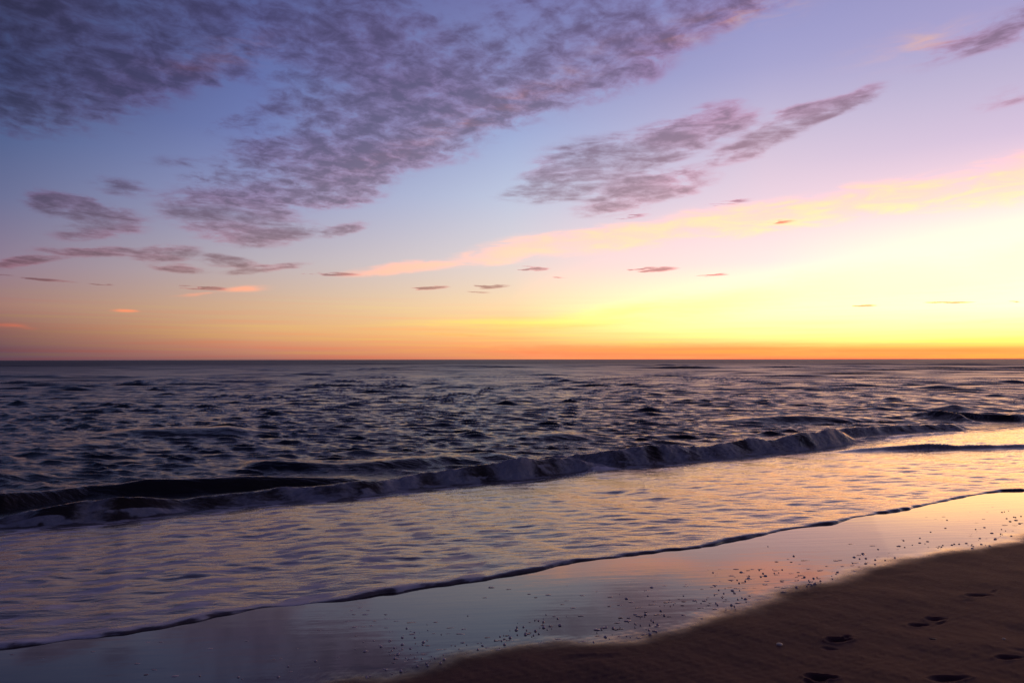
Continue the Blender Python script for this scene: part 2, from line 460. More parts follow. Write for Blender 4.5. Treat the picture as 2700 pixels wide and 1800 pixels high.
# --- wind sea: bands of directional waves; short ones near, longer ones further out so the slopes stay alike
BANDS = [0.35, 0.7, 1.4, 2.8, 5.6, 11, 22, 44, 88, 176, 352]
wr = np.random.default_rng(3)
WCOMP = []
for lb_ in BANDS:
    c_ = []
    for i in range(13):
        lam = lb_ * 2 ** wr.uniform(-0.5, 0.5)
        th = math.radians(-98) + wr.normal(0, 0.27)         # waves run in towards the beach
        k = 2 * math.pi / lam
        c_.append((k * math.cos(th), k * math.sin(th), k, wr.uniform(0, 2 * math.pi)))
    WCOMP.append(c_)


def sea_height(x, y, r, calm):
    h = np.zeros_like(x)
    hn = np.zeros_like(x)                  # the same waves at full steepness, for the shading of far water
    cell = np.maximum(r * r / (H * 683 * 5.6), 0.002)
    for lb_, comps in zip(BANDS, WCOMP):
        w = np.clip((lb_ / (2.6 * cell) - 0.6), 0, 1)                   # can the mesh hold it
        far = np.clip(1.6 - lb_ / (0.5 + 0.028 * r + 0.0005 * r * r), 0.0, 1.0) * (1.35 if lb_ < 1 else 1.0)        # long waves only further out
        w = w * far
        idx = np.nonzero(w > 0.01)[0] if w.ndim == 1 else np.nonzero(w > 0.01)
        if len(idx[0] if isinstance(idx, tuple) else idx) == 0:
            continue
        xs, ys = x[idx], y[idx]
        s = np.zeros_like(xs)
        for kx, ky, k, ph in comps:
            f_ = kx * xs + ky * ys + ph
            s += np.sin(f_) - 0.22 * np.sin(2 * f_)
        s /= math.sqrt(len(comps) / 2)
        grp = 1 + 0.25 * softnoise(xs, ys, int(lb_ * 100), lb_ * 7, 1)
        s = (np.exp(0.30 * s) - 1.045) / 0.5 * grp                            # peaked crests, flat troughs
        if lb_ < 50:
            h[idx] += s * np.minimum(lb_ * 0.027, 0.0005 * r[idx] + 0.04) * w[idx]
        hn[idx] += s * lb_ * 0.025 * w[idx] * (1.7 if lb_ > 2 else 1.0)
    return h * calm, hn * calm


# ------------------------------------------------------------------ the water surface: a fan of columns fitted to edge and breaker
FI = 44
az_f = np.radians(np.arange(-FI, FI + .01, 0.078))
az_l = np.radians(np.concatenate([np.arange(-88, -60, 1.0), np.arange(-60, -FI, 0.35)]))
az_r = np.radians(np.arange(FI + .35, 57.5, 0.35))
AZ = np.concatenate([az_l, az_f, az_r])
DX, DY = np.sin(AZ), np.cos(AZ)


def solve_r(fn, r0=6.0):
    out = np.zeros_like(AZ)
    rs_ = np.geomspace(2, 160, 2500)
    for i in range(len(AZ)):
        f_ = rs_ * (DX[i] * nv[0] + DY[i] * nv[1]) - fn(rs_ * (DX[i] * ev[0] + DY[i] * ev[1]))
        k = np.argmax(f_ >= 0)
        if f_[k] < 0 or k == 0:
            out[i] = 160 if k == 0 and f_[0] < 0 else rs_[0]
        else:
            t_ = f_[k - 1] / (f_[k - 1] - f_[k])
            out[i] = rs_[k - 1] + t_ * (rs_[k] - rs_[k - 1])
    return out


fps = [(RIDGES[1]['bu'][:-3], RIDGES[1]['bd'][:-3]), (RIDGES[2]['bu'][3:], RIDGES[2]['bd'][3:])]
last = RIDGES[2]['bu'][-1]
for k_ in (3,):
    s_ = RIDGES[k_]['bu'] > last + .8
    fps.append((RIDGES[k_]['bu'][s_], RIDGES[k_]['bd'][s_])); last = RIDGES[k_]['bu'][-1]
mu = np.concatenate([a for a, b in fps]); md = np.concatenate([b for a, b in fps])
o_ = np.argsort(mu); mu, md = mu[o_], md[o_]
foot_d = lambda u: np.interp(u, mu, md)
r_edge = solve_r(edge_d)
r_foot = solve_r(lambda u: foot_d(u) - 0.35, 11)
r_back = solve_r(lambda u: foot_d(u) + 1.9, 12)
r_foot = np.maximum(r_foot, r_edge + 0.3); r_back = np.maximum(r_back, r_foot + 0.5)
ndv = np.maximum(DX * nv[0] + DY * nv[1], 0.12)


def inv_rows(ra, rb, n, end=False):        # evenly spaced as seen from standing height
    tt = np.linspace(0, 1, n, endpoint=end)[:, None]
    return 1 / ((1 - tt) / ra[None] + tt / rb[None])


lip = np.array([-0.03, -0.006, 0.0, 0.0008, 0.002, 0.004, 0.007, 0.011, 0.016, 0.022, 0.029, 0.037, 0.046, 0.058])
rows0 = r_edge[None] + lip[:, None] / ndv[None]
rows1 = inv_rows(r_edge + 0.07 / ndv, r_foot, 200)
rows2 = inv_rows(r_foot, r_back, 190)
rows3 = inv_rows(r_back, np.full_like(AZ, 4500.0), 620, True)
RR = np.concatenate([rows0, rows1, rows2, rows3])
n0, n1, n2, n3 = len(rows0), len(rows1), len(rows2), len(rows3)
X = RR * DX[None]; Y = RR * DY[None]
U = X * ev[0] + Y * ev[1]; D = X * nv[0] + Y * nv[1]
S = D - edge_d(U)                          # distance inside the swash edge

# thickness of the swash sheet over the sand
TH = 0.028
prof = np.where(S <= 0, S * 0.6 - 0.001, TH * (0.75 + 0.35 * softnoise(U, 0 * U, 55, 1.2, 3)) * np.sqrt(np.clip(1 - (1 - np.clip(S / 0.06, 0, 1)) ** 2, 0, 1)))
prof = prof + np.clip(S - 0.05, 0, None) * 0.006
low = -0.004 * np.exp(-((S - 0.22) / 0.12) ** 2)
foot = foot_d(U)
zb = beach_z(D) + prof + low * (S > 0.03)
seaw = np.clip((D - (foot - 1.2)) / 1.2, 0, 1); seaw = seaw * seaw * (3 - 2 * seaw)
Z = zb * (1 - seaw) + 0.0 * seaw
Z = np.maximum(Z, np.where(S > 0, -0.02, -9))
Z = np.where(D > foot, 0.0, Z)

# swash ripples: long low crests running across the flow
rp = np.random.default_rng(21)
near = (D < foot + 2.2)
xs, ys = X[near], Y[near]
rip = np.zeros_like(xs)
for i in range(70):
    lam = 0.08 * 2 ** rp.uniform(0, 2.9)
    th = math.radians(-95) + SH * 0.1 + rp.normal(0, 0.33)
    k = 2 * math.pi / lam
    rip += lam ** 0.72 * np.sin(k * (xs * math.cos(th) + ys * math.sin(th)) + rp.uniform(0, 6.28))
rip *= 0.00125 * (1 + 0.35 * softnoise(xs, ys, 77, 1.6, 2))
inS = np.clip((S[near] - 0.03) / 0.5, 0, 1)
outw = np.clip((foot[near] + 1.0 - D[near]) / 1.0, 0, 1)
Z[near] += rip * inS * outw

# breaker and swell crests
calm = np.clip((D - (foot + 0.25)) / 2.6, 0, 1)
FOAM = np.zeros_like(Z)
RH = np.zeros_like(Z)
nearz = (D < 60) & (S > 1.0)
u1, d1 = U[nearz], D[nearz]
wob = 0.08 * softnoise(u1, d1, 31, 2.2, 3)
crestn = 1.0 + 0.20 * softnoise(u1, 0 * u1, 33, 3.0, 3)
rh = np.zeros_like(u1); fo = np.zeros_like(u1)
for rd in RIDGES:
    bd = np.interp(u1, rd['bu'], rd['bd'])
    A = np.interp(u1, rd['cu'], rd['ch'], left=0, right=0)
    fd = max(0.10 * (rd['bu'][-1] - rd['bu'][0]), .4)
    e0 = np.clip((u1 - rd['bu'][0]) / fd, 0, 1) * np.clip((rd['bu'][-1] - u1) / fd, 0, 1)
    A = A * e0 * e0 * (3 - 2 * e0) * (0.82 * crestn if rd['foam'] > .2 else (0.84 if rd['foam'] == .10 else 1))
    s = (d1 - bd + wob * (0.6 if rd['foam'] > .2 else 0.3)) / rd['lf']
    front = np.clip(s, 0, 1); front = front * front * (3 - 2 * front) if rd['foam'] < .2 else (0.55 * front * front * (3 - 2 * front) + 0.45 * front ** 0.7)
    sb = np.clip((s - 1) * rd['lf'] / rd['lb'], 0, None)
    back = np.exp(-sb ** 1.6 * 1.6)
    h = A * np.where(s < 1, front, back)
    rh = np.maximum(rh, h) + 0.15 * np.minimum(rh, h)
    f = rd['foam'] * np.clip(0.55 + 0.75 * softnoise(u1, d1 * .5, 35, 1.3, 2) + np.clip((u1 - 2) / 6, -.35, .35), 0.0, 1.1) * np.clip(s / 0.1 + 1.0, 0, 1) * np.clip(1.9 - s, 0, 1) * np.clip(A / 0.06, 0, 1)
    fo = np.maximum(fo, f)
lump = 0.015 * softnoise(u1, d1, 41, 0.5, 3) + 0.004 * softnoise(u1, d1, 42, 0.14, 2)
rh = rh + (lump - 0.008) * np.clip(fo * 1.5, 0, 1) * np.clip(rh / 0.08, 0, 1)
RH[nearz] = rh; FOAM[nearz] = fo
Z = np.where(D > foot - .5, np.maximum(Z, 0 * Z - .02), Z) + RH
sh_, shn_ = sea_height(X.ravel(), Y.ravel(), RR.ravel(), calm.ravel() * (1 - 0.75 * np.clip(RH.ravel() / .12, 0, 1)))
ZN = Z + shn_.reshape(Z.shape)
Z = Z + sh_.reshape(Z.shape)

# foam left over in the shallows: lacy trails, denser near the breaker and on the left
lace = 1.35 * softnoise(U * 1.0, D * 2.4, 51, 1.1, 4)
lace2 = softnoise(U * 0.6 + D * .5, D * 2.2, 52, 0.7, 3)
inner = (D < foot + .1) & (S > 0)
wash = np.clip(1 - (foot - D) / 1.5, 0, 1) * 0.62 * np.clip(0.65 + lace, 0, 1.3)
wash += np.clip(lace - 0.02, 0, 1) * 1.15 * np.clip((7.0 - U) / 7, 0.25, 1)
lipf = np.exp(-((S - 0.075) / 0.05) ** 2) * (0.15 + 0.8 * np.clip((4.5 - U) / 4.5, 0, 1))
FOAM = np.where(inner, np.maximum(FOAM, np.maximum(wash, lipf)), FOAM)
FOAM = np.clip(FOAM, 0, 1)
SAND = np.clip(1 - (D - foot) / 5, 0, 1)             # silt stirred up towards the beach
MILK = np.clip((foot + .2 - D) / .8, 0, 1)           # froth mixed into the shallow sheet


def grid_object(rows, name, arr_x, arr_y, arr_z, attrs, normals, mat, kind='structure'):
    a, b = rows
    xx, yy, zz_ = arr_x[a:b + 1], arr_y[a:b + 1], arr_z[a:b + 1]
    nr, nc = xx.shape
    co = np.stack([xx, yy, zz_], -1).reshape(-1, 3).astype(np.float32)
    idx = np.arange(nr * nc).reshape(nr, nc)
    q = np.stack([idx[:-1, :-1], idx[:-1, 1:], idx[1:, 1:], idx[1:, :-1]], -1).reshape(-1, 4)
    return mesh_object(name, co, q, {k: v[a:b + 1].ravel() for k, v in attrs.items()}, normals[a:b + 1].reshape(-1, 3), mat, kind)


def mesh_object(name, co, q, attrs, normals, mat, kind):
    me = bpy.data.meshes.new(name)
    me.vertices.add(len(co)); me.vertices.foreach_set('co', co.ravel())
    me.loops.add(len(q) * 4); me.loops.foreach_set('vertex_index', q.ravel().astype(np.int32))
    me.polygons.add(len(q)); me.polygons.foreach_set('loop_start', (np.arange(len(q)) * 4).astype(np.int32))
    me.update(calc_edges=True)
    me.polygons.foreach_set('use_smooth', np.ones(len(q), dtype=bool))
    for k, v in attrs.items():
        at = me.attributes.new(k, 'FLOAT', 'POINT'); at.data.foreach_set('value', v.astype(np.float32))
    if normals is not None:
        me.normals_split_custom_set_from_vertices(normals.astype(np.float32))
    me.materials.append(mat)
    o = bpy.data.objects.new(name, me); col.objects.link(o)
    if kind:
        o['kind'] = kind
    return o


def grid_normals(x, y, z):
    p = np.stack([x, y, z], -1)
    a = np.gradient(p, axis=1); b = np.gradient(p, axis=0)
    n = np.cross(a, b); n /= np.linalg.norm(n, axis=-1, keepdims=True) + 1e-12
    return np.where(n[..., 2:] < 0, -n, n)


# ------------------------------------------------------------------ materials
def new_mat(name):
    m_ = bpy.data.materials.new(name); m_.use_nodes = True
    t_ = m_.node_tree
    return m_, t_, G(t_), t_.nodes['Principled BSDF']


def bump(gg, height, strength, dist, normal=None):
    n = gg.N.new('ShaderNodeBump')
    gg.put(n.inputs['Strength'], strength)
    gg.put(n.inputs['Distance'], dist)
    gg.put(n.inputs['Height'], height)
    if normal is not None:
        gg.L.new(normal, n.inputs['Normal'])
    return n.outputs[0]


def water_material(name, swash):
    m_, t_, gg, p = new_mat(name)
    pos = gg.N.new('ShaderNodeTexCoord').outputs['Object']
    foam = gg.attr('foam'); sand = gg.attr('sand'); milk = gg.attr('milk'); rng_ = gg.attr('dist')
    rot = gg.mapping(pos, rot=(0, 0, -SH), scale=(1, 1, 1))       # x along the shore, y out to sea
    fl = gg.mapping(rot, scale=(1.0, 2.6, 1.0))
    fn = gg.noise(fl, 6.0, detail=7, rough=0.65, dist=0.6)
    fine_ = gg.noise(gg.mapping(rot, scale=(0.5, 1.6, 1.0)), 34.0, detail=4, rough=0.6)
    fm = gg.mr(gg.m('ADD', foam, gg.m('MULTIPLY', gg.m('SUBTRACT', fn, 0.5), gg.mr(foam, 0.0, 0.3, 0.0, 1.3))), 0.10, 1.15, kind='SMOOTHSTEP')
    deep = gg.mix(sand, (0.006, 0.012, 0.022), (0.030, 0.022, 0.018))
    milkc = gg.mix(gg.m('MULTIPLY', milk, gg.mr(fn, 0.3, 0.7, 0.35, 1.0)), deep, (0.16, 0.12, 0.13))
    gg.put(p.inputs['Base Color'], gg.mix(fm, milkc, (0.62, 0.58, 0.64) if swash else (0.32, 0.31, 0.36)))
    gg.put(p.inputs['Roughness'], gg.mix(fm, gg.m('ADD', gg.mr(rng_, 12.0, 60.0, 0.08, 0.24), gg.mr(rng_, 60.0, 400.0, 0.0, 0.26)), (0.7, 0.7, 0.7)))
    p.inputs['IOR'].default_value = 1.333
    p.inputs['Specular IOR Level'].default_value = 0.8 if swash else 0.38
    rp1 = gg.noise(gg.mapping(pos, rot=(0, 0, R(-6)), scale=(0.45, 1.6, 1.0)), 9.0, detail=4, rough=0.55, dist=0.2)
    if swash:
        nrm = bump(gg, rp1, 0.7, 0.010)
        nrm = bump(gg, fine_, gg.mr(fm, 0, 1, 0.25, 0.6), 0.006, nrm)
    else:
        chop = gg.noise(gg.mapping(pos, rot=(0, 0, R(-5)), scale=(0.55, 1.3, 1.0)), 1.5, detail=5, rough=0.6, dist=0.3)
        nrm = bump(gg, rp1, 0.8, 0.03)
        nrm = bump(gg, chop, gg.m('MULTIPLY', gg.mr(rng_, 12.0, 40.0, 0.35, 0.7), gg.mr(rng_, 80.0, 250.0, 1.0, 0.3)), 0.20, nrm)
        nrm = bump(gg, fn, gg.mr(fm, 0, 1, 0.0, 0.7), 0.04, nrm)
    gg.put(p.inputs['Normal'], nrm)
    return m_


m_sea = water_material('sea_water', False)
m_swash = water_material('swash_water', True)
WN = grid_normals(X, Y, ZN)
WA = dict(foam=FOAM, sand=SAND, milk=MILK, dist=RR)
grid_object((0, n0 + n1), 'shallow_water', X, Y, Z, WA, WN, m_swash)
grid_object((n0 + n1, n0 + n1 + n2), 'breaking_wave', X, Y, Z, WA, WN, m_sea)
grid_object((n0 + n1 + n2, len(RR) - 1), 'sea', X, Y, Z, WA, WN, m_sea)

# ------------------------------------------------------------------ sand
FA = np.radians(np.concatenate([np.arange(-180, -60, 4.0), np.arange(-60, -FI, 0.8), np.arange(-FI, FI + .01, 0.15), np.arange(FI + .8, 60, 0.8), np.arange(60, 180.1, 4.0)]))
fx, fy = np.sin(FA), np.cos(FA)
nd_ = fx * nv[0] + fy * nv[1]
r_end = np.interp(FA, AZ, r_edge, left=-1, right=-1)
r_end = np.where(r_end > 0, r_end + 0.5, 150.0)
# blend so that neighbouring columns do not jump
inside = np.interp(FA, AZ, r_edge, left=-1, right=-1) > 0
r_end = np.where(inside, np.minimum(r_end + 0.3, 150), np.where(nd_ > 0.02, np.minimum(12.5 / np.maximum(nd_, 0.02), 150), 150.0))
tt = np.linspace(0, 1, 30)[:, None]
rn = np.full_like(FA, 2.6)
SR = np.concatenate([0.25 + (rn[None] - 0.25) * tt[:-1], inv_rows(rn, r_end, 390, True)])
SX, SY = SR * fx[None], SR * fy[None]
SU = SX * ev[0] + SY * ev[1]; SD = SX * nv[0] + SY * nv[1]
SZ = beach_z(SD)
dampc = SD - damp_d(SU)
dampc = dampc + 0.045 * softnoise(SU, SD, 61, 0.9, 3)
WETA = np.clip(dampc / 0.60 + 0.5, 0, 1)
WETA = WETA * WETA * (3 - 2 * WETA)
nearcam = np.exp(-(SR / 14) ** 2)
SZ += nearcam * (0.0065 * softnoise(SU, SD, 62, 1.1, 2) + 0.0022 * softnoise(SU, SD, 63, 0.28, 3) + 0.0009 * softnoise(SU, SD, 65, 0.09, 2)) * (1 - 0.97 * WETA)
SZ += nearcam * 0.0022 * softnoise(SU * .6, SD, 64, 2.2, 1) * WETA
# the damp margin sits in a slight step and has shallow scoops
SZ += 0.006 * (1 - np.clip(dampc / 0.5 + 0.6, 0, 1)) * nearcam

# footprints: list of pits, each (pixel x, y, half length, half width, heading in degrees, depth)
PRINTS = [
    ('dark footprint with a faint second dent, to the right of the pale shell', [(2212, 1686, .085, .035, 4, .045), (2232, 1678, .03, .02, 30, .02), (2188, 1708, .05, .03, -20, .014)]),
    ('deep dark footprint with a toe mark, farthest from the camera near the wet edge', [(2580, 1571, .10, .036, 3, .045), (2622, 1559, .035, .016, 25, .02), (2556, 1586, .05, .022, 0, .012)]),
    ('shallow oval heel mark just left of a rimmed footprint', [(2423, 1646, .08, .028, 5, .028)]),
    ('footprint with a raised middle and curved rim, right of the oval heel mark', [(2468, 1630, .075, .03, -4, .03), (2482, 1640, .05, .014, 25, .018)]),
    ('smooth shallow footprint by the right edge of the beach below the pale pebble', [(2662, 1736, .085, .026, 2, .030)]),
    ('large deep footprint with a raised lip, cut by the bottom of the photo', [(2165, 1785, .085, .04, -12, .05), (2150, 1797, .07, .03, 10, .03)]),
    ('faint wide footprint beside the bottom edge of the photo, right of the deep one', [(2500, 1790, .11, .035, 3, .028)]),
]
DIM = [(1570, 1737, .20, .05, 6, .010), (1520, 1734, .10, .04, 6, .008), (2140, 1568, .16, .07, 8, .010), (2095, 1580, .12, .05, 6, .008), (2460, 1686, .025, .012, -20, .008), (2535, 1702, .014, .014, 0, .008),
       (2380, 1512, .22, .05, 5, .007), (2695, 1716, .07, .03, 0, .012)]
lab = np.zeros(SZ.shape, dtype=np.int32)


def pit(spec, mark=0):
    x, y, la, lw, deg, dep = spec
    la, lw, dep = (la * .85, lw * .85, dep * .75) if mark else (la, lw, dep * .45)
    c = hit(x, y, slope=True)
    a = R(deg)
    ddx, ddy = SX - c[0], SY - c[1]
    p_ = (ddx * math.cos(a) + ddy * math.sin(a)) / la
    q_ = (-ddx * math.sin(a) + ddy * math.cos(a)) / lw
    r_ = np.sqrt(p_ ** 2 + (q_ * (1 + 0.25 * np.sin(p_ * 2.2))) ** 2)
    prof_ = np.where(r_ < 1.5, -np.exp(-(r_ / 0.85) ** 2.6) + 0.20 * np.exp(-((r_ - 1.35) / .25) ** 2), 0.13 * np.exp(-((r_ - 1.35) / .25) ** 2))
    SZ[...] += dep * prof_
    if mark:
        lab[r_ < 1.6] = mark


for i, (lb_, ps) in enumerate(PRINTS):
    for s_ in ps:
        pit(s_, i + 1)
for s_ in DIM:
    pit(s_)
nR, nC = SZ.shape
ii = np.arange(nR * nC).reshape(nR, nC)
q = np.stack([ii[:-1, :-1], ii[:-1, 1:], ii[1:, 1:], ii[1:, :-1]], -1).reshape(-1, 4)
fl_ = lab.ravel()[q].max(axis=1)
fwet = WETA.ravel()[q].mean(axis=1) > 0.5
SNR = grid_normals(SX, SY, SZ).reshape(-1, 3)
SCO = np.stack([SX, SY, SZ], -1).reshape(-1, 3).astype(np.float32)


def sand_material():
    m_, t_, gg, p = new_mat('sand')
    pos = gg.N.new('ShaderNodeTexCoord').outputs['Object']
    wet = gg.attr('wet')
    rot = gg.mapping(pos, rot=(0, 0, -SH))
    grain = gg.noise(pos, 420.0, detail=2, rough=0.6)
    mott = gg.noise(gg.mapping(rot, scale=(0.5, 1.6, 1)), 2.2, detail=5, rough=0.6)
    dry = gg.mix(mott, (0.075, 0.031, 0.031), (0.115, 0.050, 0.050))
    dry = gg.mix(gg.mr(grain, 0.35, 0.7, 0.0, 0.5), dry, (0.15, 0.08, 0.075))
    wetc = gg.mix(mott, (0.030, 0.021, 0.022), (0.042, 0.030, 0.030))
    gg.put(p.inputs['Base Color'], gg.mix(wet, dry, wetc))
    film = gg.mr(gg.m('ADD', wet, gg.m('MULTIPLY', gg.m('SUBTRACT', gg.noise(rot, 5.0, detail=5, rough=0.6), 0.5), 0.5)), 0.15, 0.95, kind='SMOOTHSTEP')
    gg.put(p.inputs['Roughness'], gg.mr(film, 0.0, 1.0, 0.62, 0.06))
    gg.put(p.inputs['Specular IOR Level'], gg.mr(film, 0.0, 1.0, 0.06, 0.44))
    p.inputs['IOR'].default_value = 1.34
    # thin runnels left by the backwash, hardly any relief in the wet film
    drain = gg.noise(gg.mapping(pos, rot=(0, 0, R(12)), scale=(0.35, 3.2, 1)), 3.5, detail=3, rough=0.5, dist=0.3)
    nrm = bump(gg, drain, gg.mr(film, 0.0, 1.0, 0.1, 0.17), 0.004)
    nrm = bump(gg, grain, gg.mr(film, 0.0, 0.7, 0.9, 0.0), 0.002, nrm)
    gg.put(p.inputs['Normal'], nrm)
    return m_


m_sand = sand_material()


def sand_part(sel, name, kind):
    qq = q[sel]
    used, inv = np.unique(qq, return_inverse=True)
    return mesh_object(name, SCO[used], inv.reshape(-1, 4), dict(wet=WETA.ravel()[used]), SNR[used], m_sand, kind)


sand_part((fl_ == 0) & fwet, 'wet_sand', 'structure')
sand_part((fl_ == 0) & ~fwet, 'beach', 'structure')
for i, (lb_, ps) in enumerate(PRINTS):
    o = sand_part(fl_ == i + 1, 'footprint', None)
    o['label'] = lb_; o['category'] = 'footprint'; o['group'] = 'footprints in the damp sand'

# ------------------------------------------------------------------ small things on the sand
def smooth_mesh(name, verts, faces, mat):
    me = bpy.data.meshes.new(name)
    me.from_pydata(verts, [], faces)
    me.polygons.foreach_set('use_smooth', [True] * len(me.polygons))
    me.materials.append(mat)
    return me


def dome(cx, cy, rx, ry, h, seg, rings, verts, faces, jig, ang=0.0):
    """one bubble: a flattened cap whose rim goes just under the sand"""
    ca, sa = math.cos(ang), math.sin(ang)
    b0 = len(verts)
    for j in range(rings):
        f = math.pi / 2 * (j / rings)
        for i in range(seg):
            a = 2 * math.pi * i / seg
            k = 1 + random.uniform(-jig, jig)
            px_, py_ = rx * math.cos(a) * math.cos(f) * k, ry * math.sin(a) * math.cos(f) * k
            verts.append((cx + px_ * ca - py_ * sa, cy + px_ * sa + py_ * ca, h * (math.sin(f) * 1.15 - 0.15)))
    verts.append((cx, cy, h))
    for j in range(rings - 1):
        for i in range(seg):
            i2 = (i + 1) % seg
            faces.append((b0 + j * seg + i, b0 + j * seg + i2, b0 + (j + 1) * seg + i2, b0 + (j + 1) * seg + i))
    for i in range(seg):
        faces.append((b0 + (rings - 1) * seg + i, b0 + (rings - 1) * seg + (i + 1) % seg, b0 + rings * seg))


def froth_material():
    m_, t_, gg, p = new_mat('froth')
    pos = gg.N.new('ShaderNodeTexCoord').outputs['Object']
    v = gg.noise(pos, 300.0, detail=2, rough=0.5)
    oi = gg.N.new('ShaderNodeObjectInfo').outputs['Random']
    gg.put(p.inputs['Base Color'], gg.mix(gg.mr(oi, 0, 1, 0.0, 1.0), gg.mix(v, (0.24, 0.16, 0.16), (0.36, 0.26, 0.26)), (0.62, 0.50, 0.50)))
    p.inputs['Roughness'].default_value = 0.22
    p.inputs['IOR'].default_value = 1.33
    gg.put(p.inputs['Normal'], bump(gg, v, 0.5, 0.002))
    return m_


m_froth = froth_material()
clumps = []
for k in range(10):
    vs, fs = [], []
    nb_ = 1 if k < 3 else random.randint(2, 5)
    for b in range(nb_):
        off = (b - (nb_ - 1) / 2) * 0.55
        rr_ = random.uniform(0.32, 0.5) if nb_ > 1 else 0.5
        dome(off * 0.9 if nb_ > 1 else 0, random.uniform(-.12, .12) if nb_ > 1 else 0, rr_, rr_ * random.uniform(.6, .9), rr_ * random.uniform(.55, .8), 8, 3, vs, fs, 0.10)
    w_ = max(v[0] for v in vs) - min(v[0] for v in vs)
    vs = [(v[0] / w_, v[1] / w_, v[2] / w_) for v in vs]              # unit width
    clumps.append((smooth_mesh('foam_clump', vs, fs, m_froth), nb_))
long_ids = [i for i, c in enumerate(clumps) if c[1] >= 3] or [9]
small_ids = [i for i, c in enumerate(clumps) if c[1] <= 2]

